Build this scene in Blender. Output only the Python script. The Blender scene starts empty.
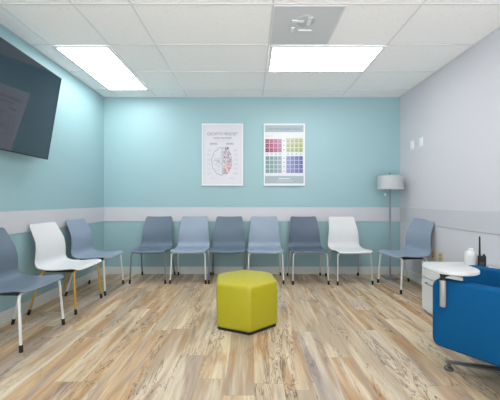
import bpy, bmesh, math, random
from mathutils import Vector, Matrix
random.seed(7)
PI = math.pi
scene = bpy.context.scene
COL = scene.collection

# ------------------------------------------------------------------ colour / materials
def lin(c):
    c = c / 255.0
    return c / 12.92 if c <= 0.04045 else ((c + 0.055) / 1.055) ** 2.4
def rgb(r, g, b):
    return (lin(r), lin(g), lin(b), 1.0)

def mat(name, color, rough=0.5, metal=0.0, spec=0.5, coat=0.0, bump=0.0, bump_scale=200.0, emit=None, estr=0.0, mottle=0.0, mottle_scale=3.0):
    m = bpy.data.materials.new(name)
    m.use_nodes = True
    nt = m.node_tree
    b = nt.nodes['Principled BSDF']
    b.inputs['Base Color'].default_value = color
    b.inputs['Roughness'].default_value = rough
    b.inputs['Metallic'].default_value = metal
    b.inputs['Specular IOR Level'].default_value = spec
    b.inputs['Coat Weight'].default_value = coat
    b.inputs['Coat Roughness'].default_value = 0.08
    if emit:
        b.inputs['Emission Color'].default_value = emit
        b.inputs['Emission Strength'].default_value = estr
    tc = None
    if bump or mottle:
        tc = nt.nodes.new('ShaderNodeTexCoord')
    if bump:
        n = nt.nodes.new('ShaderNodeTexNoise')
        n.inputs['Scale'].default_value = bump_scale
        n.inputs['Detail'].default_value = 3
        nt.links.new(tc.outputs['Object'], n.inputs['Vector'])
        bp = nt.nodes.new('ShaderNodeBump')
        bp.inputs['Strength'].default_value = bump
        bp.inputs['Distance'].default_value = 0.002
        nt.links.new(n.outputs['Fac'], bp.inputs['Height'])
        nt.links.new(bp.outputs['Normal'], b.inputs['Normal'])
    if mottle:
        n = nt.nodes.new('ShaderNodeTexNoise')
        n.inputs['Scale'].default_value = mottle_scale
        n.inputs['Detail'].default_value = 4
        nt.links.new(tc.outputs['Object'], n.inputs['Vector'])
        mr = nt.nodes.new('ShaderNodeMapRange')
        mr.inputs['To Min'].default_value = 1 - mottle
        mr.inputs['To Max'].default_value = 1 + mottle
        nt.links.new(n.outputs['Fac'], mr.inputs['Value'])
        vm = nt.nodes.new('ShaderNodeVectorMath'); vm.operation = 'SCALE'
        vm.inputs[0].default_value = color[:3]
        nt.links.new(mr.outputs['Result'], vm.inputs['Scale'])
        nt.links.new(vm.outputs['Vector'], b.inputs['Base Color'])
    return m

M = {}
M['teal'] = mat('teal_paint', rgb(147, 180, 187), 0.5, spec=0.35, bump=0.15, bump_scale=90, mottle=0.02)
M['greywall'] = mat('grey_paint', rgb(206, 206, 213), 0.55, spec=0.3, bump=0.15, bump_scale=90, mottle=0.02)
M['rail'] = mat('rail_laminate', rgb(194, 196, 203), 0.5, mottle=0.03)
M['baseboard'] = mat('baseboard_vinyl', rgb(206, 210, 208), 0.45)
M['grid'] = mat('ceiling_grid_metal', rgb(222, 223, 224), 0.5)
M['lampframe'] = mat('lamp_frame_white', rgb(225, 228, 230), 0.5)
M['diffuser'] = mat('lit_diffuser', rgb(250, 250, 250), 0.5, emit=(1.0, 0.99, 0.97, 1), estr=11.5)
M['vent'] = mat('vent_metal_grey', rgb(204, 207, 210), 0.6, bump=0.2, bump_scale=400)
M['vent_dark'] = mat('vent_disc_grey', rgb(184, 188, 191), 0.6)
M['vent_light'] = mat('vent_blade_light', rgb(224, 227, 229), 0.5)
M['slate'] = mat('slate_shell', rgb(98, 112, 128), 0.40, spec=0.45, bump=0.1, bump_scale=500)
M['slate2'] = mat('dark_slate_shell', rgb(84, 98, 116), 0.42, spec=0.45, bump=0.1, bump_scale=500)
M['slateteal'] = mat('slate_grey_shell', rgb(96, 113, 130), 0.42, spec=0.45, bump=0.1, bump_scale=500)
M['bluegrey'] = mat('blue_grey_shell', rgb(139, 154, 173), 0.38, spec=0.45, bump=0.1, bump_scale=500)
M['white_shell'] = mat('white_shell', rgb(214, 216, 218), 0.4, spec=0.45, bump=0.1, bump_scale=500)
M['black'] = mat('black_plastic', rgb(22, 23, 26), 0.5)
M['white_metal'] = mat('white_leg_paint', rgb(214, 217, 216), 0.35)
M['silver_metal'] = mat('silver_leg_paint', rgb(196, 199, 200), 0.3, metal=0.3)
M['grey_metal'] = mat('grey_leg_paint', rgb(118, 124, 132), 0.35, metal=0.3)
M['yellow_metal'] = mat('yellow_leg_paint', rgb(190, 148, 50), 0.35)
M['lime'] = mat('lime_vinyl', rgb(172, 165, 14), 0.42, spec=0.6, coat=0.15, bump=0.25, bump_scale=260, mottle=0.02)
M['blue'] = mat('blue_upholstery', rgb(4, 80, 130), 0.8, spec=0.15, bump=0.5, bump_scale=420, mottle=0.05, mottle_scale=60)
M['tablet'] = mat('white_laminate', rgb(194, 196, 197), 0.35)
M['alu'] = mat('brushed_aluminium', rgb(172, 173, 172), 0.4, metal=0.3)
M['base_metal'] = mat('grey_base_metal', rgb(120, 122, 124), 0.35, metal=0.7)
M['cabinet'] = mat('white_cabinet', rgb(214, 217, 220), 0.45)
M['handle'] = mat('handle_metal', rgb(130, 132, 134), 0.3, metal=0.8)
M['lampmetal'] = mat('lamp_brushed_steel', rgb(136, 140, 148), 0.4, metal=0.4)
M['shade'] = mat('lamp_shade_fabric', rgb(178, 182, 186), 0.8, bump=0.3, bump_scale=300)
M['plate'] = mat('white_plate', rgb(232, 234, 236), 0.4)
M['beige'] = mat('beige_plate', rgb(196, 182, 140), 0.4)
M['beige_dark'] = mat('beige_socket', rgb(165, 150, 108), 0.4)
M['bottle'] = mat('white_bottle_plastic', rgb(216, 216, 216), 0.35)
M['screen'] = mat('tv_screen', rgb(8, 30, 50), 0.05, spec=0.9, coat=0.6)
M['tvbody'] = mat('tv_black', rgb(20, 22, 25), 0.4)
M['posterframe'] = mat('white_poster_frame', rgb(216, 218, 222), 0.35)
M['paper'] = mat('poster_paper', rgb(199, 200, 208), 0.35, coat=0.5)
M['paper2'] = mat('poster_paper_b', rgb(204, 209, 213), 0.35, coat=0.5)
M['ink'] = mat('ink_dark', rgb(70, 72, 80), 0.6)
M['ink_grey'] = mat('ink_grey', rgb(150, 153, 162), 0.6)
M['ink_title'] = mat('ink_title_grey', rgb(118, 120, 130), 0.6)
M['ink_light'] = mat('ink_light', rgb(182, 184, 192), 0.6)
M['box_grey'] = mat('ink_box_grey', rgb(188, 190, 196), 0.6)
M['band_blue'] = mat('ink_band_blue_grey', rgb(152, 172, 180), 0.5)
M['white_ink'] = mat('ink_white', rgb(225, 230, 232), 0.5)
M['pink_ink'] = mat('ink_pink', rgb(215, 150, 165), 0.5)

def attr_mat(name, rough=0.45):
    m = bpy.data.materials.new(name); m.use_nodes = True
    nt = m.node_tree; b = nt.nodes['Principled BSDF']
    a = nt.nodes.new('ShaderNodeAttribute'); a.attribute_name = 'print_colour'
    nt.links.new(a.outputs['Color'], b.inputs['Base Color'])
    b.inputs['Roughness'].default_value = rough
    return m
M['print'] = attr_mat('printed_colours')

def math_node(nt, op, a=None, b=None, c=None):
    n = nt.nodes.new('ShaderNodeMath'); n.operation = op
    for i, v in enumerate((a, b, c)):
        if v is None: continue
        if isinstance(v, (int, float)): n.inputs[i].default_value = v
        else: nt.links.new(v, n.inputs[i])
    return n.outputs[0]

def floor_material():
    m = bpy.data.materials.new('vinyl_plank_floor'); m.use_nodes = True
    nt = m.node_tree; L = nt.links; N = nt.nodes
    b = N['Principled BSDF']
    tc = N.new('ShaderNodeTexCoord')
    sp = N.new('ShaderNodeSeparateXYZ'); L.new(tc.outputs['Object'], sp.inputs[0])
    x, y = sp.outputs[0], sp.outputs[1]
    W, LEN = 0.179, 1.22
    xr = math_node(nt, 'DIVIDE', math_node(nt, 'ADD', x, 0.179 * 40 - 0.020), W)
    row = math_node(nt, 'FLOOR', xr)
    fx = math_node(nt, 'FRACT', xr)
    wn = N.new('ShaderNodeTexWhiteNoise'); wn.noise_dimensions = '1D'; L.new(row, wn.inputs['W'])
    yo = math_node(nt, 'MULTIPLY', wn.outputs['Value'], LEN)
    yr = math_node(nt, 'DIVIDE', math_node(nt, 'ADD', math_node(nt, 'ADD', y, 20.0), yo), LEN)
    idx = math_node(nt, 'FLOOR', yr)
    fy = math_node(nt, 'FRACT', yr)
    cv = N.new('ShaderNodeCombineXYZ'); L.new(row, cv.inputs[0]); L.new(idx, cv.inputs[1])
    w2 = N.new('ShaderNodeTexWhiteNoise'); w2.noise_dimensions = '2D'; L.new(cv.outputs[0], w2.inputs['Vector'])
    cr = N.new('ShaderNodeValToRGB'); cr.color_ramp.interpolation = 'LINEAR'
    el = cr.color_ramp.elements
    stops = [(0.0, rgb(186, 156, 120)), (0.2, rgb(206, 187, 158)), (0.38, rgb(176, 159, 138)), (0.55, rgb(214, 196, 166)),
             (0.72, rgb(188, 152, 110)), (0.86, rgb(172, 160, 148)), (1.0, rgb(218, 204, 180))]
    el[0].position, el[0].color = stops[0]
    el[1].position, el[1].color = stops[-1]
    for p, c in stops[1:-1]:
        e = el.new(p); e.color = c
    L.new(w2.outputs['Value'], cr.inputs[0])
    # grain coordinates: stretched along the plank and shifted per plank
    def grain(sx, sy, scale, detail, seed, dist=0.0):
        gx = math_node(nt, 'MULTIPLY', x, sx)
        gy = math_node(nt, 'MULTIPLY', y, sy)
        off = math_node(nt, 'MULTIPLY', w2.outputs['Value'], 37.0)
        c = N.new('ShaderNodeCombineXYZ')
        L.new(math_node(nt, 'ADD', gx, off), c.inputs[0]); L.new(math_node(nt, 'ADD', gy, off), c.inputs[1])
        c.inputs[2].default_value = seed
        n = N.new('ShaderNodeTexNoise'); n.inputs['Scale'].default_value = scale
        n.inputs['Detail'].default_value = detail; n.inputs['Roughness'].default_value = 0.6
        n.inputs['Distortion'].default_value = dist
        L.new(c.outputs[0], n.inputs['Vector'])
        return n.outputs['Fac']
    def ramp(v, a, b_):
        mr = N.new('ShaderNodeMapRange'); L.new(v, mr.inputs['Value'])
        mr.inputs['From Min'].default_value = a; mr.inputs['From Max'].default_value = b_
        return mr.outputs['Result']
    def mix(f, A, B):
        mx = N.new('ShaderNodeMix'); mx.data_type = 'RGBA'
        if isinstance(f, float): mx.inputs['Factor'].default_value = f
        else: L.new(f, mx.inputs['Factor'])
        for sock, v in ((mx.inputs[6], A), (mx.inputs[7], B)):
            if isinstance(v, tuple): sock.default_value = v
            else: L.new(v, sock)
        return mx.outputs[2]
    base = cr.outputs[0]
    # broad tan and grey-lilac heart streaks
    g1 = ramp(grain(9, 1.1, 1.0, 3, 1.0, 0.6), 0.50, 0.66)
    col = mix(math_node(nt, 'MULTIPLY', g1, 0.8), base, rgb(170, 128, 84))
    g2 = ramp(grain(11, 1.3, 1.0, 3, 5.0, 0.8), 0.54, 0.68)
    col = mix(math_node(nt, 'MULTIPLY', g2, 0.85), col, rgb(150, 142, 140))
    g3 = ramp(grain(8, 0.9, 1.0, 2, 9.0, 0.4), 0.52, 0.64)
    col = mix(math_node(nt, 'MULTIPLY', g3, 0.6), col, rgb(232, 220, 196))
    # fine grain
    g4 = ramp(grain(90, 3.0, 1.0, 4, 2.0), 0.35, 0.75)
    col = mix(math_node(nt, 'MULTIPLY', g4, 0.45), col, rgb(140, 112, 84))
    # spalting: thin dark wandering lines where a contour of noise is crossed
    s = grain(12, 2.2, 1.0, 4, 14.0, 1.6)
    d = math_node(nt, 'ABSOLUTE', math_node(nt, 'SUBTRACT', s, 0.5))
    line = ramp(d, 0.028, 0.0)
    gate = ramp(grain(5, 0.9, 1.0, 1, 23.0), 0.50, 0.58)
    col = mix(math_node(nt, 'MULTIPLY', math_node(nt, 'MULTIPLY', line, gate), 0.9), col, rgb(84, 66, 52))
    s2 = grain(40, 5.0, 1.0, 3, 31.0, 0.8)
    fleck = math_node(nt, 'MULTIPLY', ramp(s2, 0.64, 0.72), gate)
    col = mix(math_node(nt, 'MULTIPLY', fleck, 0.7), col, rgb(96, 76, 60))
    g5 = ramp(math_node(nt, 'ABSOLUTE', math_node(nt, 'SUBTRACT', grain(34, 1.6, 1.0, 3, 47.0, 0.5), 0.52)), 0.018, 0.0)
    gate2 = ramp(grain(6, 0.8, 1.0, 1, 61.0), 0.46, 0.60)
    col = mix(math_node(nt, 'MULTIPLY', math_node(nt, 'MULTIPLY', g5, gate2), 0.55), col, rgb(104, 78, 56))
    # seams
    ex = math_node(nt, 'MINIMUM', fx, math_node(nt, 'SUBTRACT', 1.0, fx))
    ey = math_node(nt, 'MINIMUM', fy, math_node(nt, 'SUBTRACT', 1.0, fy))
    sx = ramp(ex, 0.012, 0.004); sy = ramp(ey, 0.0022, 0.0008)
    seam = math_node(nt, 'MAXIMUM', sx, sy)
    col = mix(math_node(nt, 'MULTIPLY', seam, 0.32), col, rgb(110, 88, 66))
    L.new(col, b.inputs['Base Color'])
    b.inputs['Roughness'].default_value = 0.42
    b.inputs['Specular IOR Level'].default_value = 0.35
    bp = N.new('ShaderNodeBump'); bp.inputs['Strength'].default_value = 0.15; bp.inputs['Distance'].default_value = 0.002
    L.new(math_node(nt, 'SUBTRACT', g4, seam), bp.inputs['Height']); L.new(bp.outputs['Normal'], b.inputs['Normal'])
    return m
M['floor'] = floor_material()

def tile_material():
    m = bpy.data.materials.new('acoustic_tile'); m.use_nodes = True
    nt = m.node_tree; L = nt.links; N = nt.nodes; b = N['Principled BSDF']
    tc = N.new('ShaderNodeTexCoord')
    n = N.new('ShaderNodeTexNoise'); n.inputs['Scale'].default_value = 55; n.inputs['Detail'].default_value = 4
    L.new(tc.outputs['Object'], n.inputs['Vector'])
    r = N.new('ShaderNodeValToRGB'); r.color_ramp.elements[0].position = 0.30; r.color_ramp.elements[0].color = rgb(234, 234, 234)
    r.color_ramp.elements[1].position = 0.40; r.color_ramp.elements[1].color = rgb(246, 246, 246)
    L.new(n.outputs['Fac'], r.inputs[0]); L.new(r.outputs[0], b.inputs['Base Color'])
    b.inputs['Roughness'].default_value = 0.9
    bp = N.new('ShaderNodeBump'); bp.inputs['Strength'].default_value = 0.15; bp.inputs['Distance'].default_value = 0.002
    L.new(n.outputs['Fac'], bp.inputs['Height']); L.new(bp.outputs['Normal'], b.inputs['Normal'])
    return m
M['tile'] = tile_material()

# ------------------------------------------------------------------ object helpers
def obj(name, bm, material, parent=None, smooth=False, sharp=35):
    me = bpy.data.meshes.new(name)
    bmesh.ops.recalc_face_normals(bm, faces=bm.faces)
    if smooth:
        for f in bm.faces: f.smooth = True
        for e in bm.edges:
            if len(e.link_faces) == 2 and e.calc_face_angle(0) > math.radians(sharp): e.smooth = False
    bm.to_mesh(me); bm.free()
    me.materials.append(material)
    o = bpy.data.objects.new(name, me); COL.objects.link(o)
    if parent: o.parent = parent
    return o
def thing(name, label, cat, loc=(0, 0, 0), rotz=0.0, group=None):
    o = bpy.data.objects.new(name, None); COL.objects.link(o)
    o.empty_display_size = 0.1
    o.location = loc; o.rotation_euler = (0, 0, rotz)
    o['label'] = label; o['category'] = cat
    if group: o['group'] = group
    return o
def tag(o, label, cat, group=None):
    o['label'] = label; o['category'] = cat
    if group: o['group'] = group
    return o
def struct(o):
    o['kind'] = 'structure'; return o

def add_box(bm, x0, x1, y0, y1, z0, z1, bevel=0.0, seg=2):
    r = bmesh.ops.create_cube(bm, size=1.0)
    vs = r['verts']
    for v in vs:
        v.co = Vector((x0 + (v.co.x + .5) * (x1 - x0), y0 + (v.co.y + .5) * (y1 - y0), z0 + (v.co.z + .5) * (z1 - z0)))
    if bevel:
        es = list({e for v in vs for e in v.link_edges})
        bmesh.ops.bevel(bm, geom=es, offset=bevel, segments=seg, profile=0.5, affect='EDGES')
    return vs
def box(*a, **k):
    bm = bmesh.new(); add_box(bm, *a, **k); return bm
def add_tube(bm, pts, r, n=12, cap=True):
    pts = [Vector(p) for p in pts]
    rings = []
    prev = None
    rs = r if isinstance(r, (list, tuple)) else [r] * len(pts)
    for i, p in enumerate(pts):
        if i == 0: t = pts[1] - p
        elif i == len(pts) - 1: t = p - pts[i - 1]
        else: t = (pts[i + 1] - p).normalized() + (p - pts[i - 1]).normalized()
        t.normalize()
        if prev is None:
            u = t.orthogonal().normalized()
        else:
            u = (prev - t * prev.dot(t)).normalized()
        prev = u
        w = t.cross(u)
        rings.append([bm.verts.new(p + (u * math.cos(2 * PI * k / n) + w * math.sin(2 * PI * k / n)) * rs[i]) for k in range(n)])
    for a, b in zip(rings, rings[1:]):
        for k in range(n): bm.faces.new((a[k], a[(k + 1) % n], b[(k + 1) % n], b[k]))
    if cap:
        bm.faces.new(list(reversed(rings[0]))); bm.faces.new(rings[-1])
def tube(pts, r, n=12):
    bm = bmesh.new(); add_tube(bm, pts, r, n); return bm
def add_lathe(bm, prof, n=32, cx=0, cy=0):
    rings = []
    for (r, z) in prof:
        if r < 1e-6: rings.append([bm.verts.new((cx, cy, z))])
        else: rings.append([bm.verts.new((cx + r * math.cos(2 * PI * k / n), cy + r * math.sin(2 * PI * k / n), z)) for k in range(n)])
    for a, b in zip(rings, rings[1:]):
        for k in range(n):
            k2 = (k + 1) % n
            if len(a) == 1 and len(b) == 1: continue
            if len(a) == 1: bm.faces.new((a[0], b[k2], b[k]))
            elif len(b) == 1: bm.faces.new((a[k], a[k2], b[0]))
            else: bm.faces.new((a[k], a[k2], b[k2], b[k]))
def lathe(prof, n=32, cx=0, cy=0):
    bm = bmesh.new(); add_lathe(bm, prof, n, cx, cy); return bm
def crom(pts, m):
    """Catmull-Rom through tuples, m samples per span"""
    P = [Vector(p) for p in pts]
    P = [P[0] * 2 - P[1]] + P + [P[-1] * 2 - P[-2]]
    out = []
    for i in range(1, len(P) - 2):
        for k in range(m):
            t = k / m
            a, b, c, d = P[i - 1], P[i], P[i + 1], P[i + 2]
            out.append(0.5 * ((2 * b) + (c - a) * t + (2 * a - 5 * b + 4 * c - d) * t * t + (3 * b - a - 3 * c + d) * t ** 3))
    out.append(P[-2].copy())
    return out
def fillet(pts, r, seg=6):
    P = [Vector(p) for p in pts]; out = [P[0]]
    for i in range(1, len(P) - 1):
        a = (P[i - 1] - P[i]); b = (P[i + 1] - P[i])
        rr = min(r, a.length * .49, b.length * .49)
        s = P[i] + a.normalized() * rr; e = P[i] + b.normalized() * rr
        for k in range(seg + 1):
            t = k / seg
            out.append(s * (1 - t) ** 2 + P[i] * 2 * t * (1 - t) + e * t * t)
    out.append(P[-1]); return out
def kids(o): return [c for c in bpy.data.objects if c.parent == o]
def copy_tree(o, parent=None):
    c = o.copy(); COL.objects.link(c)
    if parent: c.parent = parent
    for ch in kids(o): copy_tree(ch, c)
    return c

# ------------------------------------------------------------------ the room
XL, XR, YB, H = -2.276, 2.307, 4.458, 2.74
YF = -0.9          # room shell left open behind the camera so world fill light gets in
T = 0.1
struct(obj('floor', box(XL - T, XR + T, YF, YB + T, -0.1, 0), M['floor']))
struct(obj('ceiling', box(XL - T, XR + T, YF, YB + T, H, H + 0.1), M['tile']))
struct(obj('wall_back', box(XL - T, XR + T, YB, YB + T, 0, H), M['teal']))
struct(obj('wall_left', box(XL - T, XL, YF, YB, 0, H), M['teal']))
struct(obj('wall_right', box(XR, XR + T, YF, YB, 0, H), M['greywall']))
# baseboards
bt = 0.010
struct(obj('baseboard_back', box(XL + bt, XR - bt, YB - bt, YB, 0, 0.115, bevel=0.003), M['baseboard']))
struct(obj('baseboard_left', box(XL, XL + bt, YF, YB, 0, 0.115, bevel=0.003), M['baseboard']))
struct(obj('baseboard_right', box(XR - bt, XR, YF, YB, 0, 0.115, bevel=0.003), M['baseboard']))
# chair rail boards
rt = 0.008; R0, R1 = 0.815, 1.032
struct(obj('trim_1', box(XL + rt, XR - rt, YB - rt, YB, R0, R1, bevel=0.002), M['rail']))
struct(obj('trim_2', box(XL, XL + rt, YF, YB, R0, R1, bevel=0.002), M['rail']))
struct(obj('trim_3', box(XR - rt, XR, YF, YB, R0, R1, bevel=0.002), M['rail']))
# ceiling grid: inverted T bars and wall angle
gx = [-2.065, -1.455, -0.98, 0.18, 1.40]
gy = [4.165, 3.585, 2.965, 2.352, 1.742, 1.132, 0.522, -0.088]
bm = bmesh.new()
gw, gz = 0.008, 0.003
for x in gx: add_box(bm, x - gw, x + gw, YF, YB, H - gz, H)
for y in gy: add_box(bm, XL, XR, y - gw, y + gw, H - gz * 0.98, H)
add_box(bm, XL, XL + 0.018, YF, YB, H - gz * 1.1, H); add_box(bm, XR - 0.018, XR, YF, YB, H - gz * 1.1, H)
add_box(bm, XL, XR, YB - 0.018, YB, H - gz * 1.12, H)
struct(obj('trim_4', bm, M['grid']))

# ceiling lights
def ceiling_light(x0, x1, y0, y1, label):
    cx, cy = (x0 + x1) / 2, (y0 + y1) / 2
    hx, hy = (x1 - x0) / 2 - 0.008, (y1 - y0) / 2 - 0.008
    t = thing('ceiling_light', label, 'ceiling light', (cx, cy, H), 0, 'recessed ceiling light panels')
    fr = bmesh.new(); w = 0.030; z0, z1 = -0.016, -0.0062
    add_box(fr, -hx, hx, -hy, -hy + w, z0, z1); add_box(fr, -hx, hx, hy - w, hy, z0, z1)
    add_box(fr, -hx, -hx + w, -hy + w, hy - w, z0, z1); add_box(fr, hx - w, hx, -hy + w, hy - w, z0, z1)
    obj('frame', fr, M['lampframe'], t)
    obj('diffuser', box(-hx + w, hx - w, -hy + w, hy - w, -0.012, -0.0064), M['diffuser'], t)
    return t
ceiling_light(-2.065, -1.455, 2.965, 4.165, 'lit white ceiling panel on the left, running lengthwise beside the left wall')
ceiling_light(0.19, 1.41, 2.965, 3.585, 'lit white ceiling panel behind the grey vent, lying crosswise')
ceiling_light(-2.065, -1.455, 0.522, 1.742, 'added lit ceiling panel out of view for fill light, nearest the left wall')  # this panel and the next are unseen extras, added as fill light
ceiling_light(0.18, 1.40, 0.522, 1.132, 'added lit ceiling panel out of view for fill light, right of the middle')

# ceiling vent
t = thing('ceiling_vent', 'square grey ceiling vent panel with a round core, in front of a lit panel', 'ceiling vent', (0.485, 2.658, H))
fr = bmesh.new(); hx = 0.298; w = 0.012
for a in ((-hx, hx, -hx, -hx + w), (-hx, hx, hx - w, hx), (-hx, -hx + w, -hx + w, hx - w), (hx - w, hx, -hx + w, hx - w)):
    add_box(fr, a[0], a[1], a[2], a[3], -0.012, -0.0062)
obj('frame', fr, M['vent_light'], t)
obj('panel', box(-hx + w, hx - w, -hx + w, hx - w, -0.009, -0.0064), M['vent'], t)
obj('core', lathe([(0, -0.016), (0.07, -0.016), (0.08, -0.013), (0.084, -0.008)], 40, 0.0, -0.10), M['vent_dark'], t, True)
for (x0, x1, y0, y1) in ((-0.12, -0.015, -0.115, -0.085), (0.015, 0.05, -0.16, -0.045), (-0.115, -0.085, -0.01, 0.06), (-0.045, 0.085, 0.03, 0.048)):
    obj('blade', box(x0, x1, y0, y1, -0.020, -0.0088, bevel=0.003), M['vent_light'], t)

# ------------------------------------------------------------------ stacking chair
PROF = [  # (forward, z, half width)
    (-.292, .890, .193), (-.270, .835, .201), (-.240, .76, .210), (-.214, .69, .218), (-.199, .625, .226), (-.194, .56, .232),
    (-.190, .505, .237), (-.165, .462, .240), (-.105, .442, .243), (0, .437, .248), (.10, .444, .250), (.170, .450, .248), (.212, .446, .242), (.240, .430, .230)]
def chair_shell():
    rows = crom(PROF, 6)
    n = 22
    tot = len(rows)
    # arc length for rounded ends
    s = [0]
    for a, b in zip(rows, rows[1:]): s.append(s[-1] + math.hypot(b[0] - a[0], b[1] - a[1]))
    S = s[-1]
    grid_f, grid_b = [], []
    for i, r in enumerate(rows):
        a = rows[max(0, i - 1)]; b = rows[min(tot - 1, i + 1)]
        t = Vector((b[0] - a[0], b[1] - a[1])).normalized()
        nrm = Vector((-t[1], t[0]))            # towards the sitter
        hw = r[2]
        rc = 0.024
        e = min(s[i], S - s[i])
        if e < rc: hw -= rc * (1 - math.sqrt(max(0, 1 - ((rc - e) / rc) ** 2))) * 0.9
        q = i / (tot - 1)
        back = max(0, 1 - q / 0.42)
        curve = 0.020 * min(1, back * 2) * (0.4 + min(1, s[i] / 0.2) * 0.6) + 0.008
        rf, rb = [], []
        for k in range(n + 1):
            u = -1 + 2 * k / n
            lift = curve * (abs(u) ** 2.2)
            p = Vector((r[0], r[1])) + nrm * lift
            th = 0.010 * (1 - 0.35 * abs(u) ** 6)
            pb = p - nrm * th
            rf.append((hw * u, -p[0], p[1])); rb.append((hw * u, -pb[0], pb[1]))
        grid_f.append(rf); grid_b.append(rb)
    bm = bmesh.new()
    F = [[bm.verts.new(c) for c in r] for r in grid_f]
    B = [[bm.verts.new(c) for c in r] for r in grid_b]
    for i in range(tot - 1):
        for k in range(n):
            bm.faces.new((F[i][k], F[i][k + 1], F[i + 1][k + 1], F[i + 1][k]))
            bm.faces.new((B[i][k], B[i + 1][k], B[i + 1][k + 1], B[i][k + 1]))
        bm.faces.new((F[i][0], F[i + 1][0], B[i + 1][0], B[i][0]))
        bm.faces.new((F[i][n], B[i][n], B[i + 1][n], F[i + 1][n]))
    for k in range(n):
        bm.faces.new((F[0][k], B[0][k], B[0][k + 1], F[0][k + 1]))
        bm.faces.new((F[-1][k], F[-1][k + 1], B[-1][k + 1], B[-1][k]))
    return bm
def make_chair(shell_m, leg_m, loc, rotz, label):
    t = thing('stacking_chair', label, 'chair', loc, rotz, 'waiting room stacking chairs')
    obj('shell', chair_shell(), shell_m, t, True, 50)
    obj('seat_pan', box(-.185, .185, -.165, .125, .402, .428, bevel=.010), M['black'], t, True)
    for sx in (-1, 1):
        for (fx, ff, tx, tf) in ((.243, .225, .228, .195), (.248, -.245, .222, -.125)):
            foot = Vector((sx * fx, -ff, 0.0)); top = Vector((sx * tx, -tf, .424))
            d = (top - foot).normalized()
            pts = fillet([foot + d * 0.002, top, (sx * .12, -tf * .95, .418)], .045, 7)
            lg = obj('leg', tube(pts, .0105, 14), leg_m, t, True, 60)
            cap = bmesh.new(); add_tube(cap, [foot + d * 0.0, foot + d * .004, foot + d * .052, foot + d * .055], [.0115, .0135, .0130, .0115], 14)
            obj('foot_cap', cap, M['black'], lg, True, 50)
    fb = bmesh.new()
    add_tube(fb, [(-.13, -.185, .416), (.13, -.185, .416)], .010, 12)
    add_tube(fb, [(-.13, .119, .416), (.13, .119, .416)], .010, 12)
    add_box(fb, -.15, -.12, -.19, .125, .405, .424); add_box(fb, .12, .15, -.19, .125, .405, .424)
    obj('seat_frame', fb, leg_m, t, True)
    return t
def put_chair(proto, loc, rotz, shell_m, leg_m, label):
    """copy of the first chair with copies of its parts; shell and leg finishes per chair"""
    c = copy_tree(proto)
    c.location = loc; c.rotation_euler = (0, 0, rotz); c['label'] = label
    def redo(o):
        for ch in kids(o):
            k = ch.name.split('.')[0]
            mm = {'shell': shell_m, 'leg': leg_m, 'seat_frame': leg_m}.get(k)
            if mm:
                key = (k, ch.data.name.split('.')[0], mm.name)
                ch.material_slots[0].link = 'OBJECT'; ch.material_slots[0].material = mm
            redo(ch)
    redo(c)
    return c
R = math.radians
proto = make_chair(M['slate'], M['white_metal'], (-1.94, 2.392, 0), R(90), 'slate blue moulded chair with white legs, nearest on the left wall below the screen')
for args in (
    ((-1.966, 3.106, 0), R(90), M['white_shell'], M['yellow_metal'], 'white moulded chair with yellow legs, along the left wall'),
    ((-1.966, 3.682, 0), R(90), M['bluegrey'], M['white_metal'], 'pale blue-grey moulded chair with white legs on the left wall, nearest the corner'),
    ((-1.412, 4.155, 0), R(0), M['slateteal'], M['grey_metal'], 'slate moulded chair with dark grey legs, leftmost of the row on the back wall'),
    ((-0.860, 4.150, 0), R(0), M['bluegrey'], M['white_metal'], 'pale blue-grey moulded chair with white legs, second from left on the back wall'),
    ((-0.333, 4.150, 0), R(0), M['slateteal'], M['grey_metal'], 'slate moulded chair with grey legs on back wall, third chair from left there'),
    ((0.200, 4.135, 0), R(0), M['bluegrey'], M['white_metal'], 'pale blue-grey moulded chair with white legs on the back wall, right behind the lime ottoman'),
    ((0.802, 4.110, 0), R(1), M['slate2'], M['silver_metal'], 'dark slate moulded chair with silver legs, beside the white chair on back wall'),
    ((1.388, 4.100, 0), R(4), M['white_shell'], M['silver_metal'], 'white moulded chair with silver legs on the back wall, right end of the row'),
    ((2.008, 3.765, 0), R(-82), M['bluegrey'], M['white_metal'], 'pale blue-grey moulded chair by the floor lamp, facing left from the grey right wall'),
):
    put_chair(proto, *args)

# ------------------------------------------------------------------ lime hexagonal ottoman
t = thing('ottoman', 'lime green hexagonal ottoman on the wood floor in the middle of the room', 'ottoman', (-0.050, 2.720, 0), R(-82.5))
def hexring(r, z, corner, ns=5):
    """rounded hexagon, ns points per corner"""
    out = []
    ap = r
    for k in range(6):
        a = k * PI / 3
        c = Vector((math.cos(a), math.sin(a))) * ap
        p = Vector((math.cos(a - PI / 3), math.sin(a - PI / 3))) * ap
        q = Vector((math.cos(a + PI / 3), math.sin(a + PI / 3))) * ap
        s = c + (p - c).normalized() * corner; e = c + (q - c).normalized() * corner
        for j in range(ns):
            u = j / (ns - 1)
            w = s * (1 - u) ** 2 + c * 2 * u * (1 - u) + e * u * u
            out.append((w.x, w.y, z))
    return out
def loft(rings, close_top=True, close_bot=True):
    bm = bmesh.new()
    V = [[bm.verts.new(c) for c in r] for r in rings]
    n = len(V[0])
    for a, b in zip(V, V[1:]):
        for k in range(n): bm.faces.new((a[k], a[(k + 1) % n], b[(k + 1) % n], b[k]))
    if close_bot: bm.faces.new(list(reversed(V[0])))
    if close_top:
        c = bm.verts.new((0, 0, rings[-1][0][2] + 0.001))
        for k in range(n): bm.faces.new((V[-1][k], V[-1][(k + 1) % n], c))
    return bm
rr = 0.315
rings = [hexring(rr - .010, .025, .02), hexring(rr - .002, .031, .024), hexring(rr, .05, .026), hexring(rr + .003, .2, .028), hexring(rr + .001, .375, .030)]
for k in range(1, 7):
    a = k / 6 * PI / 2
    rings.append(hexring(rr - .028 * (1 - math.cos(a)), .386 + .028 * math.sin(a), .032 + .02 * k / 6))
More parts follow.
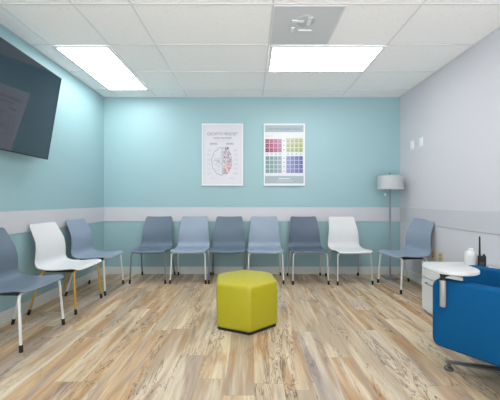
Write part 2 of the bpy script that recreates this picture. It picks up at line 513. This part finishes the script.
for q, z in ((.9, .423), (.75, .432), (.5, .440), (.25, .444), (.08, .445)):
    rings.append(hexring((rr - .028) * q, z, .05 * q))
obj('upholstery', loft(rings), M['lime'], t, True, 60)
obj('base', loft([hexring(rr - .012, 0, .02), hexring(rr - .012, .026, .02)]), M['black'], t)
pip = hexring(rr - .0085, .402, .040)
pb = bmesh.new()
pts = [Vector(p) for p in pip]; pts.append(pts[0])
add_tube(pb, pts, .0035, 8)
obj('piping', pb, M['lime'], t, True)

# ------------------------------------------------------------------ blue lounge chair with tablet
t = thing('lounge_chair', 'blue upholstered tub chair with round white tablet table on its arm, bottom right', 'chair', (1.614, 1.785, 0), R(218.3))
def tub_shell():
    th, zb, zt = 0.036, 0.215, 0.643
    path2 = fillet([(.294, -.33, 0), (.294, .29, 0), (-.294, .29, 0), (-.294, -.33, 0)], .20, 14)
    # resample straight arms finely near both ends
    def refine(a, b, m): return [a.lerp(b, k / m) for k in range(m)]
    P = []
    first, last = path2[0], path2[-1]
    ends = [0, .002, .006, .012, .02, .03, .042, .056, .07]
    d0 = (path2[1] - first).normalized(); d1 = (path2[-2] - last).normalized()
    P = [first + d0 * e for e in ends] + refine(first + d0 * .10, path2[1], 4) + path2[1:-1] + list(reversed([last + d1 * .10, ])) 
    P += [path2[-2].lerp(last + d1 * .10, k / 4) for k in (1, 2, 3)][::1] if False else []
    P += [last + d1 * e for e in reversed(ends)]
    dist = [0]
    for a, b in zip(P, P[1:]): dist.append(dist[-1] + (b - a).length)
    Ltot = dist[-1]
    rings = []
    for i, p in enumerate(P):
        a = P[max(0, i - 1)]; b = P[min(len(P) - 1, i + 1)]
        tt = (b - a).normalized(); nn = Vector((tt.y, -tt.x, 0))
        e = min(dist[i], Ltot - dist[i])
        def inset(r): return r * (1 - math.sqrt(max(0, 1 - (max(0, r - e) / r) ** 2)))
        h = th - inset(.030)
        z0 = zb + inset(.045); z1 = zt - inset(.062)
        rad = min(.022, h * .9)
        sec = []
        for (cx, cz, a0) in ((h - rad, z1 - rad, 0), (-h + rad, z1 - rad, PI / 2), (-h + rad, z0 + rad, PI), (h - rad, z0 + rad, 1.5 * PI)):
            for k in range(6):
                an = a0 + k / 5 * PI / 2
                sec.append((cx + rad * math.cos(an), cz + rad * math.sin(an)))
        rings.append([(p.x + nn.x * q, p.y + nn.y * q, z) for q, z in sec])
    bm = bmesh.new()
    V = [[bm.verts.new(c) for c in r] for r in rings]; n = len(V[0])
    for a, b in zip(V, V[1:]):
        for k in range(n): bm.faces.new((a[k], a[(k + 1) % n], b[(k + 1) % n], b[k]))
    bm.faces.new(V[0]); bm.faces.new(list(reversed(V[-1])))
    return bm
obj('arm_and_back_shell', tub_shell(), M['blue'], t, True, 50)
obj('seat_cushion', box(-.252, .252, -.315, .245, .275, .445, bevel=.035, seg=5), M['blue'], t, True, 60)
obj('seat_underframe', box(-.245, .245, -.27, .24, .215, .278, bevel=.008), M['black'], t, True)
bs = bmesh.new()
add_lathe(bs, [(0, .216), (.085, .216), (.085, .205), (.028, .195), (.026, .10), (.045, .085), (.05, .06), (.045, .05), (0, .05)], 28)
base = obj('swivel_base', bs, M['base_metal'], t, True, 40)
# world direction of the visible foot is (-0.80, 0.57) from the centre
for k in range(4):
    a = R(152.5 - 218.3) + k * PI / 2
    d = Vector((math.cos(a), math.sin(a), 0)); s = Vector((-d.y, d.x, 0))
    b1 = bmesh.new()
    pr = []
    for (q, w, zc, h) in ((.03, .024, .068, .017), (.12, .021, .063, .013), (.24, .017, .056, .010), (.327, .015, .050, .009), (.342, .012, .049, .007)):
        c = d * q
        pr.append([(c + s * w * cw + Vector((0, 0, zc + h * ch))) for cw, ch in ((1, -.6), (1, .3), (.6, 1), (-.6, 1), (-1, .3), (-1, -.6))])
    V = [[b1.verts.new(c) for c in r] for r in pr]
    for A, B in zip(V, V[1:]):
        for q in range(6): b1.faces.new((A[q], A[(q + 1) % 6], B[(q + 1) % 6], B[q]))
    b1.faces.new(V[0]); b1.faces.new(V[-1])
    sp = obj('base_leg', b1, M['base_metal'], t, True, 40)
    c = d * .322
    obj('foot_pad', lathe([(0, 0), (.026, 0), (.028, .004), (.026, .014), (.012, .02), (.011, .046), (0, .046)], 24, c.x, c.y), M['base_metal'], sp, True, 40)
# tablet: centre at world (1.247, 1.795)
def to_local(wx, wy):
    th_ = R(218.3); dx, dy = wx - 1.614, wy - 1.785
    return (dx * math.cos(th_) + dy * math.sin(th_), -dx * math.sin(th_) + dy * math.cos(th_))
tx, ty = to_local(1.268, 1.838)
px_, py_ = to_local(1.180, 1.772)
tb = bmesh.new(); r_ = .152
add_lathe(tb, [(0, .687), (r_ - .006, .687), (r_ - .001, .690), (r_, .695), (r_, .704), (r_ - .002, .708), (r_ - .006, .710), (0, .710)], 64, tx, ty)
obj('tablet_top', tb, M['tablet'], t, True, 40)
obj('tablet_post', lathe([(0, .480), (.014, .480), (.0165, .483), (.0165, .644), (0, .644)], 24, px_, py_), M['alu'], t, True, 40)
br = bmesh.new()
add_lathe(br, [(0, .644), (.0175, .644), (.0175, .657), (.012, .658), (.012, .672), (0, .672)], 24, px_, py_)
v = Vector((tx - px_, ty - py_, 0)); vl = v.length; v.normalize(); s = Vector((-v.y, v.x, 0))
P0 = Vector((px_, py_, 0))
cs = []
for q, w in ((-.012, .012), (vl + .04, .018)):
    for (cw, z) in ((-w, .664), (w, .664), (w, .688), (-w, .688)):
        cs.append(br.verts.new(P0 + v * q + s * cw + Vector((0, 0, z))))
for f in ((0, 1, 2, 3), (4, 5, 6, 7), (0, 1, 5, 4), (1, 2, 6, 5), (2, 3, 7, 6), (3, 0, 4, 7)): br.faces.new([cs[i] for i in f])
obj('tablet_bracket', br, M['black'], t, True, 40)

# ------------------------------------------------------------------ white drawer cabinet on the right wall
cx0, cx1, cy0, cy1, ch = 1.752, 2.29, 2.335, 2.955, .508
t = thing('drawer_cabinet', 'low white drawer cabinet behind the blue tub chair, against the grey wall', 'cabinet', ((cx0 + cx1) / 2, (cy0 + cy1) / 2, 0))
ax, ay = (cx1 - cx0) / 2, (cy1 - cy0) / 2
cb = bmesh.new()
add_box(cb, -ax + .02, ax, -ay, ay, .03, ch - .018); add_box(cb, -ax + .04, ax - .02, -ay + .02, ay - .02, 0, .03)
obj('body', cb, M['cabinet'], t)
obj('top', box(-ax, ax, -ay, ay, ch - .018, ch, bevel=.003), M['cabinet'], t)
for (z0, z1, hz) in ((.365, .503, None), (.035, .357, .318)):
    d = obj('drawer', box(-ax, -ax + .02, -ay + .003, ay - .003, z0, z1, bevel=.002), M['cabinet'], t)
    if hz:
        hb = bmesh.new()
        hy0, hy1 = ay - .095, ay - .095 - .20
        add_tube(hb, fillet([(-ax, hy0, hz), (-ax - .028, hy0, hz), (-ax - .028, hy1, hz), (-ax, hy1, hz)], .008, 4), .005, 10)
        obj('handle', hb, M['handle'], d, True, 60)

# white bottle and two-way radio on the cabinet
t = thing('bottle', 'white plastic bottle with a small cap, on the cabinet left of the black radio', 'bottle', (2.012, 2.636, ch))
obj('body', lathe([(0, 0), (.045, 0), (.049, .004), (.050, .02), (.050, .125), (.047, .142), (.040, .156), (.030, .164), (.020, .168), (0, .168)], 36), M['bottle'], t, True, 60)
obj('cap', lathe([(0, .166), (.020, .166), (.020, .182), (.017, .189), (0, .191)], 24), M['plate'], t, True, 50)
t = thing('two_way_radio', 'black two-way radio with long antenna, upright in its charger on the cabinet', 'radio', (2.045, 2.550, ch), R(-42))
obj('body', box(-.029, .029, -.018, .018, .024, .138, bevel=.006, seg=3), M['black'], t, True)
obj('antenna', tube([(-.016, 0, .134), (-.016, 0, .16), (-.016, 0, .30), (-.016, 0, .308)], [.0085, .0080, .0062, .0045], 12), M['black'], t, True, 50)
obj('knob', lathe([(0, .136), (.009, .136), (.009, .152), (0, .153)], 16, .014, 0), M['black'], t, True, 50)
sg = bmesh.new()
for k in range(5): add_box(sg, -.016, .016, -.0192, -.0175, .052 + k * .007, .055 + k * .007)
obj('speaker_grille', sg, M['handle'], t)
obj('clip', box(-.012, .012, .018, .026, .05, .12, bevel=.002), M['black'], t)
t = thing('charger', 'low black charging cradle holding the two-way radio on the cabinet', 'charger', (2.045, 2.550, ch), R(-42))
cbm = bmesh.new()
add_box(cbm, -.045, .045, -.04, .04, 0, .022, bevel=.006, seg=3)
add_box(cbm, -.045, -.030, -.03, .03, .018, .045, bevel=.004); add_box(cbm, .030, .045, -.03, .03, .018, .045, bevel=.004)
obj('cradle', cbm, M['black'], t, True)

# ------------------------------------------------------------------ floor lamp
t = thing('floor_lamp', 'grey metal floor lamp with a drum shade in the right corner', 'lamp', (2.045, 4.235, 0))
obj('base', box(-.095, .095, -.095, .095, 0, .018, bevel=.004), M['lampmetal'], t, True)
obj('pole', lathe([(0, .018), (.022, .018), (.022, .026), (.0135, .034), (.0135, 1.40), (.016, 1.405), (.016, 1.44), (0, 1.44)], 20), M['lampmetal'], t, True, 50)
z0, z1 = 1.300, 1.498
sh = bmesh.new()
add_lathe(sh, [(.178, z0), (.180, z0), (.173, z1), (.170, z1), (.176, z0), (.178, z0)], 56)
bmesh.ops.remove_doubles(sh, verts=sh.verts, dist=.0001)
shade = obj('lamp_shade', sh, M['shade'], t, True, 40)
sp = bmesh.new()
for k in range(3):
    a = k * 2 * PI / 3 + .4
    add_tube(sp, [(0, 0, z1 - .012), (math.cos(a) * .171, math.sin(a) * .171, z1 - .008)], .0025, 8)
obj('shade_spider', sp, M['lampmetal'], shade, True)
obj('light_bulb', lathe([(0, 1.44), (.013, 1.44), (.014, 1.455), (.026, 1.475), (.026, 1.487), (.012, 1.499), (0, 1.50)], 20), M['bottle'], t, True)
obj('finial', lathe([(0, 1.498), (.006, 1.498), (.005, 1.52), (.011, 1.528), (.012, 1.538), (.006, 1.548), (0, 1.55)], 16), M['lampmetal'], t, True)
pc = bmesh.new(); add_tube(pc, fillet([(-.01, 0, 1.40), (-.072, 0, 1.405), (-.072, 0, 1.245)], .02, 4), .0022, 8)
pch = obj('pull_chain', pc, M['lampmetal'], t, True)
obj('chain_pull', lathe([(0, 1.205), (.007, 1.208), (.010, 1.225), (.006, 1.245), (0, 1.247)], 14, -.072, 0), M['plate'], pch, True)

# ------------------------------------------------------------------ wall plates and outlets on the right wall
for (y, z, lab) in ((4.115, 1.925, 'white wall plate on the grey wall, the one nearer the back corner'), (3.895, 1.930, 'white wall plate on the grey wall, the one farther from the back corner')):
    t = thing('wall_plate', lab, 'wall plate', (XR, y, z), 0, 'white wall plates')
    obj('plate', box(-.010, 0, -.038, .038, -.062, .062, bevel=.003), M['plate'], t, True)
    obj('rocker', box(-.014, -.009, -.017, .017, -.034, .034, bevel=.002), M['plate'], t, True)
for (y, z, lab) in ((3.640, .450, 'beige wall outlet low on the grey wall, the one right beside the pale chair'), (3.500, .450, 'beige wall outlet low on the grey wall, the one farther from the pale chair')):
    t = thing('wall_outlet', lab, 'outlet', (XR, y, z), 0, 'beige wall outlets')
    obj('plate', box(-.007, 0, -.036, .036, -.058, .058, bevel=.002), M['beige'], t, True)
    for dz in (-.021, .021):
        s_ = obj('socket', box(-.010, -.006, -.017, .017, dz - .014, dz + .014, bevel=.003), M['beige_dark'], t, True)
        sl = bmesh.new(); add_box(sl, -.0105, -.0095, -.008, -.005, dz - .006, dz + .006); add_box(sl, -.0105, -.0095, .005, .008, dz - .006, dz + .006)
        obj('slot', sl, M['black'], s_)

# ------------------------------------------------------------------ television on the left wall
t = thing('television', 'large black wall television tilted down, high on the left wall', 'television', (-2.059, 2.317, 1.999))
t.rotation_euler = (0, R(9.4), R(2.0))
hw_, hh = .74, .438
tb = bmesh.new()
add_box(tb, -.040, -.002, -hw_, hw_, -hh, hh, bevel=.004)
add_box(tb, -.065, -.038, -.5, .5, -hh + .05, hh - .12, bevel=.01)
obj('body', tb, M['tvbody'], t, True)
obj('screen', box(-.003, .0005, -hw_ + .007, hw_ - .007, -hh + .010, hh - .007), M['screen'], t)
bz = bmesh.new()
for a in ((-hw_, hw_, -hh, -hh + .009), (-hw_, hw_, hh - .006, hh), (-hw_, -hw_ + .006, -hh + .009, hh - .006), (hw_ - .006, hw_, -hh + .009, hh - .006)):
    add_box(bz, -.003, .0025, a[0], a[1], a[2], a[3])
obj('bezel', bz, M['tvbody'], t)
wb = bmesh.new()
for yy in (-.2, .2):
    add_box(wb, -.075, -.06, yy - .02, yy + .02, -.22, .22)
    add_box(wb, -.165, -.07, yy - .012, yy + .012, -.03, .03)
minv = (Matrix.Translation(t.location) @ t.rotation_euler.to_matrix().to_4x4()).inverted()
pv = add_box(wb, XL + .001, XL + .047, 2.317 - .3, 2.317 + .3, 2.0035 - .07, 2.0035 + .07)
for v_ in pv: v_.co = minv @ v_.co
obj('wall_bracket', wb, M['tvbody'], t)

# ------------------------------------------------------------------ posters
def text_mesh(s, size, x, z, y, name, m, parent, width=None, align='CENTER'):
    cu = bpy.data.curves.new(name, 'FONT'); cu.body = s; cu.size = size; cu.align_x = align; cu.align_y = 'CENTER'
    cu.extrude = 0.0004
    o = bpy.data.objects.new(name, cu); COL.objects.link(o)
    dg = bpy.context.evaluated_depsgraph_get(); dg.update()
    me = bpy.data.meshes.new_from_object(o.evaluated_get(dg))
    bpy.data.objects.remove(o); bpy.data.curves.remove(cu)
    xs = [v.co.x for v in me.vertices]; w = max(xs) - min(xs)
    k = (width / w) if width else 1
    for v in me.vertices:
        c = v.co.copy(); v.co = Vector((x + c.x * k, y - c.z - 0.0004, z + c.y))
    me.materials.clear(); me.materials.append(m)
    q = bpy.data.objects.new(name, me); COL.objects.link(q); q.parent = parent
    return q
PW, PH = .635, .955
def poster_base(x, z, label, paper):
    t = thing('framed_poster', label, 'poster', (x, YB, z))
    fr = bmesh.new(); w = .017
    for a in ((-PW / 2, PW / 2, -PH / 2, -PH / 2 + w), (-PW / 2, PW / 2, PH / 2 - w, PH / 2), (-PW / 2, -PW / 2 + w, -PH / 2 + w, PH / 2 - w), (PW / 2 - w, PW / 2, -PH / 2 + w, PH / 2 - w)):
        add_box(fr, a[0], a[1], -.024, 0, a[2], a[3])
    obj('frame', fr, M['posterframe'], t)
    obj('print', box(-PW / 2 + w, PW / 2 - w, -.014, -.002, -PH / 2 + w, PH / 2 - w), paper, t)
    return t
YP = -.0142
def flat(bm, x0, x1, z0, z1, y=YP, th=.0006): add_box(bm, x0, x1, y - th, y, z0, z1)
def ribbon(bm, pts, w, y=YP, th=.0006):
    for (a, b) in zip(pts, pts[1:]):
        a = Vector(a); b = Vector(b); d = (b - a)
        if d.length < 1e-6: continue
        n = Vector((-d.y, d.x)).normalized() * w / 2
        q = [(a + n), (b + n), (b - n), (a - n)]
        f = [bm.verts.new((p.x, y - th, p.y)) for p in q]; g = [bm.verts.new((p.x, y, p.y)) for p in q]
        bm.faces.new(f); bm.faces.new(list(reversed(g)))
        for k in range(4): bm.faces.new((f[k], f[(k + 1) % 4], g[(k + 1) % 4], g[k]))

def absorb(dst, cl, src, c, dy=0.0):
    """move the faces of src into the printed-artwork mesh dst, in colour c"""
    mp = {v: dst.verts.new((v.co.x, v.co.y + dy, v.co.z)) for v in src.verts}
    for f in src.faces:
        g = dst.faces.new([mp[v] for v in f.verts])
        for l in g.loops: l[cl] = c
    src.free()
# brain poster: image box x 202..243 (41 px), y 124..185 (61.5 px)
p1 = poster_base(-.440, 1.845, 'white framed brain poster headed GROWTH MINDSET, left of the colour chart on the teal wall', M['paper'])
def U(px): return (px / 41.0 - .5) * PW        # across the poster
def Vv(py): return (.5 - py / 61.5) * PH       # down the poster
bd = bmesh.new(); x0, x1, zA, zB = -PW / 2 + .034, PW / 2 - .034, -PH / 2 + .034, PH / 2 - .034
ribbon(bd, [(x0, zA), (x1, zA), (x1, zB), (x0, zB), (x0, zA)], .0035)

text_mesh('GROWTH MINDSET', .068, 0, Vv(10.3), YP, 'printed_title', M['ink_title'], p1, width=.475)
text_mesh('CHANGE YOUR MINDSET', .034, 0, Vv(14.3), YP, 'printed_subtitle', M['ink'], p1, width=.29)
ln = bmesh.new()
rnd = random.Random(3)
bc = bmesh.new(); clb = bc.loops.layers.float_color.new('print_colour')
def scribble(bm, xa, xb, z, h=.004):
    x = xa
    while x < xb:
        w = rnd.uniform(.008, .022); flat(bm, x, min(x + w, xb), z - h / 2, z + h / 2); x += w + .005
scribble(ln, -.12, .12, Vv(17), .003)
hb = bmesh.new()
flat(hb, U(7.5), U(15.5), Vv(21), Vv(19)); flat(hb, U(24), U(31.5), Vv(21), Vv(19))
absorb(bc, clb, hb, rgb(172, 174, 182)); absorb(bc, clb, bd, rgb(190, 192, 200))
text_mesh('INSTEAD OF', .018, U(11.5), Vv(20), YP - .0007, 'printed_heading', M['ink_title'], p1, width=.10)
text_mesh('TRY THIS', .018, U(27.8), Vv(20), YP - .0007, 'printed_heading', M['ink_title'], p1, width=.09)
for k in range(6):
    zc = 25.5 + k * 4.6
    off = abs(k - 2.5) * .35
    for r2 in range(3):
        scribble(ln, U(4.6 + off), U(8.8 + off), Vv(zc + r2 * .95), .0030)
        scribble(ln, U(31.8 - off * .6), U(36.4 - off * .6), Vv(zc + r2 * .95), .0030)
for r2 in range(2):
    scribble(ln, U(9), U(13.5), Vv(53.5 + r2), .003); scribble(ln, U(27.5), U(32), Vv(53.5 + r2), .003)
absorb(bc, clb, ln, rgb(142, 145, 154))
# brain halves: wobbly outline on the left, coloured patches on the right
bo = bmesh.new()
cx, cz = U(20.6), Vv(37.5); rx, rz = (U(20.6) - U(10.2)), (Vv(24) - Vv(51.5)) / 2
out = []
for k in range(61):
    a = PI / 2 + PI * k / 60
    w = 1 + .035 * math.sin(a * 11) + .02 * math.sin(a * 23)
    out.append((cx - .006 + rx * math.cos(a) * w, cz + rz * math.sin(a) * w))
ribbon(bo, out, .0052); ribbon(bo, [(cx - .006, cz - rz), (cx - .006, cz + rz)], .006)
for k in range(26):    # folds
    a = rnd.uniform(PI * .55, PI * 1.45); q = rnd.uniform(.2, .8)
    sx, sz = cx + rx * q * math.cos(a), cz + rz * q * math.sin(a)
    an = rnd.uniform(0, 2 * PI); pts = []
    for j in range(9):
        pts.append((sx, sz)); an += rnd.uniform(-.7, .7); sx += .006 * math.cos(an); sz += .006 * math.sin(an)
        if ((sx - cx) / rx) ** 2 + ((sz - cz) / rz) ** 2 > .85 or sx > cx - .012: break
    ribbon(bo, pts, .0022)
ribbon(bo, [(cx - rx * .96, cz + .002), (cx - rx * .6, cz + .018), (cx - rx * .35, cz + .002), (cx - .008, cz - .024)], .0032)
absorb(bc, clb, bo, rgb(95, 98, 108)); cl = clb
pal_top = [(90, 92, 110), (150, 150, 175), (185, 110, 150), (110, 120, 165), (205, 130, 160), (170, 175, 195)]
pal_bot = [(225, 180, 110), (210, 95, 80), (235, 200, 150), (120, 110, 160), (190, 70, 100), (225, 150, 110)]
for k in range(330):
    a = rnd.uniform(-PI / 2, PI / 2); q = math.sqrt(rnd.random())
    x = cx + .010 + (rx * .86) * q * math.cos(a); z = cz + rz * q * math.sin(a)
    fr_ = (z - cz) / rz
    pal = pal_top if fr_ > rnd.uniform(-.25, .15) else pal_bot
    c = rgb(*[q_ * .88 for q_ in rnd.choice(pal)]); r3 = rnd.uniform(.004, .0085)
    n = rnd.choice((4, 5, 6)); ph = rnd.random() * 6
    y = YP - .0004 - k * 1.2e-6
    f = bc.faces.new([bc.verts.new((x + r3 * math.cos(ph + j * 2 * PI / n), y, z + r3 * math.sin(ph + j * 2 * PI / n))) for j in range(n)])
    for l in f.loops: l[cl] = c
for k in range(14):   # dark leaves along the top of the coloured half
    x = cx + .02 + rnd.uniform(0, .075); z = cz + rz * (1.0 - (x - cx) * 1.2) + rnd.uniform(-.02, .012)
    an = rnd.uniform(.3, 2.6); v2 = Vector((math.cos(an), math.sin(an))); n2 = Vector((-v2.y, v2.x)) * .005; y = YP - .0009
    pts = [Vector((x, z)), Vector((x, z)) + v2 * .012 + n2, Vector((x, z)) + v2 * .028, Vector((x, z)) + v2 * .012 - n2]
    f = bc.faces.new([bc.verts.new((p.x, y, p.y)) for p in pts])
    for l in f.loops: l[cl] = rgb(80, 88, 100)
obj('printed_artwork', bc, M['print'], p1)

# colour chart poster: image box x 263..305 (42 px), y 123.5..185.5 (62 px)
p2 = poster_base(.513, 1.845, 'white framed colour chart poster with four blocks of squares, right of the brain poster', M['paper2'])
def U2(px): return (px / 42.0 - .5) * PW
def V2(py): return (.5 - py / 62.0) * PH
bb = bmesh.new(); flat(bb, U2(1.3), U2(40.6), V2(8.4), V2(1.6)); flat(bb, U2(1.3), U2(40.6), V2(59.8), V2(52.3))

text_mesh('HOW ARE YOU FEELING TODAY?', .036, U2(21), V2(5.4), YP - .0007, 'printed_title', M['ink_title'], p2, width=.50)
wt = bmesh.new(); scribble(wt, U2(15.5), U2(27.5), V2(55.0), .010); scribble(wt, U2(14), U2(30), V2(57.3), .004)
for v_ in wt.verts: v_.co.y -= .0007

gp = bmesh.new(); cl = gp.loops.layers.float_color.new('print_colour')
absorb(gp, cl, bb, rgb(150, 166, 174)); absorb(gp, cl, wt, rgb(225, 230, 232))
def cell(x0, x1, z0, z1, c, y):
    f = gp.faces.new([gp.verts.new((a, y, b)) for a, b in ((x0, z0), (x1, z0), (x1, z1), (x0, z1))])
    for l in f.loops: l[cl] = c
def mixc(a, b, t_): return tuple(a[i] * (1 - t_) + b[i] * t_ for i in range(3))
blocks = [  # px x0, x1, y0, y1, rows, far colour (outer), near colour (towards centre), outer side
    (1.5, 18.6, 15.2, 28.8, 3, (142, 30, 72), (200, 140, 168), -1),
    (22.9, 40.2, 14.4, 28.8, 3, (170, 180, 104), (198, 205, 172), 1),
    (1.8, 18.6, 32.3, 49.6, 4, (104, 150, 150), (170, 186, 192), -1),
    (22.9, 40.2, 32.3, 49.6, 4, (74, 86, 160), (160, 168, 208), 1)]
for (xa, xb, ya, yb, nr, cf, cn, side) in blocks:
    cell(U2(xa), U2(xb), V2(yb), V2(ya), rgb(*mixc(mixc(cf, cn, .6), (205, 206, 212), .6)), YP - .0003)
    dx = (xb - xa) / 4; dy = (yb - ya) / nr
    for i in range(4):
        for j in range(nr):
            q = (i + .5) / 4; q = q if side < 0 else 1 - q
            edge = j / (nr - 1) if nr == 3 else j / 6
            c = mixc(cf, cn, q); c = mixc(c, (225, 205, 215) if nr == 3 else (150, 160, 185), (1 - edge) * .3 if nr == 3 else edge * .25)
            cell(U2(xa + i * dx + .35), U2(xa + (i + 1) * dx - .35), V2(ya + (j + 1) * dy - .35), V2(ya + j * dy + .35), rgb(*[q_ * .88 for q_ in c]), YP - .0006)
dt = bmesh.new()
for i in range(4):
    for xa in (1.8, 22.9): flat(dt, U2(xa + i * 4.3 + 1.0), U2(xa + i * 4.3 + 2.9), V2(30.9), V2(30.1))
for j in range(3): flat(dt, U2(20.1), U2(21.3), V2(17.6 + j * 4.5), V2(16.6 + j * 4.5))
for j in range(4): flat(dt, U2(20.1), U2(21.3), V2(35 + j * 4.3), V2(34 + j * 4.3))
for k, xa in enumerate((2.2, 23.2)):
    for j, (ya, yb) in enumerate(((15.5, 28.8), (32.3, 49.6))):
        nr = 3 if j == 0 else 4; dy = (yb - ya) / nr
        for r2 in range(nr):
            for i in range(4): flat(dt, U2(xa + i * 4.25 + .9), U2(xa + i * 4.25 + 2.4), V2(ya + (r2 + .62) * dy), V2(ya + (r2 + .45) * dy), YP - .0008)
absorb(gp, cl, dt, rgb(132, 134, 148))
pk = bmesh.new(); scribble(pk, U2(1.8), U2(9), V2(12.4), .010)
absorb(gp, cl, pk, rgb(220, 150, 168))
gy_ = bmesh.new(); scribble(gy_, U2(1.8), U2(11), V2(10.4), .005)
absorb(gp, cl, gy_, rgb(190, 192, 200)); obj('printed_artwork', gp, M['print'], p2)

# ------------------------------------------------------------------ light, world, camera
w = bpy.data.worlds.new('World'); scene.world = w; w.use_nodes = True
nt = w.node_tree; bg = nt.nodes['Background']
tc = nt.nodes.new('ShaderNodeTexCoord'); sp = nt.nodes.new('ShaderNodeSeparateXYZ'); rm = nt.nodes.new('ShaderNodeValToRGB')
nt.links.new(tc.outputs['Generated'], sp.inputs[0])
mr = nt.nodes.new('ShaderNodeMapRange'); mr.inputs['From Min'].default_value = -0.12; mr.inputs['From Max'].default_value = 0.12
nt.links.new(sp.outputs['Z'], mr.inputs['Value']); nt.links.new(mr.outputs['Result'], rm.inputs[0])
rm.color_ramp.elements[0].color = (1.0, 1.0, 1.0, 1)       # added fill from below the horizon, brightens the ceiling
rm.color_ramp.elements[1].color = (0.30, 0.31, 0.32, 1)    # hazy sky
nt.links.new(rm.outputs[0], bg.inputs['Color']); bg.inputs['Strength'].default_value = 4.7

cam = bpy.data.cameras.new('camera'); co = bpy.data.objects.new('camera', cam); COL.objects.link(co)
co.location = (0, 0, 1.13); co.rotation_euler = (PI / 2, 0, 0)
cam.sensor_fit = 'HORIZONTAL'; cam.sensor_width = 36; cam.lens = 288 / 500 * 36
cam.shift_x = -1 / 500; cam.shift_y = 1 / 500
cam.clip_start = 0.02
scene.camera = co
vs = scene.view_settings
vs.view_transform = 'Standard'; vs.look = 'None'; vs.gamma = 1; vs.use_curve_mapping = False
vs.exposure = -0.1
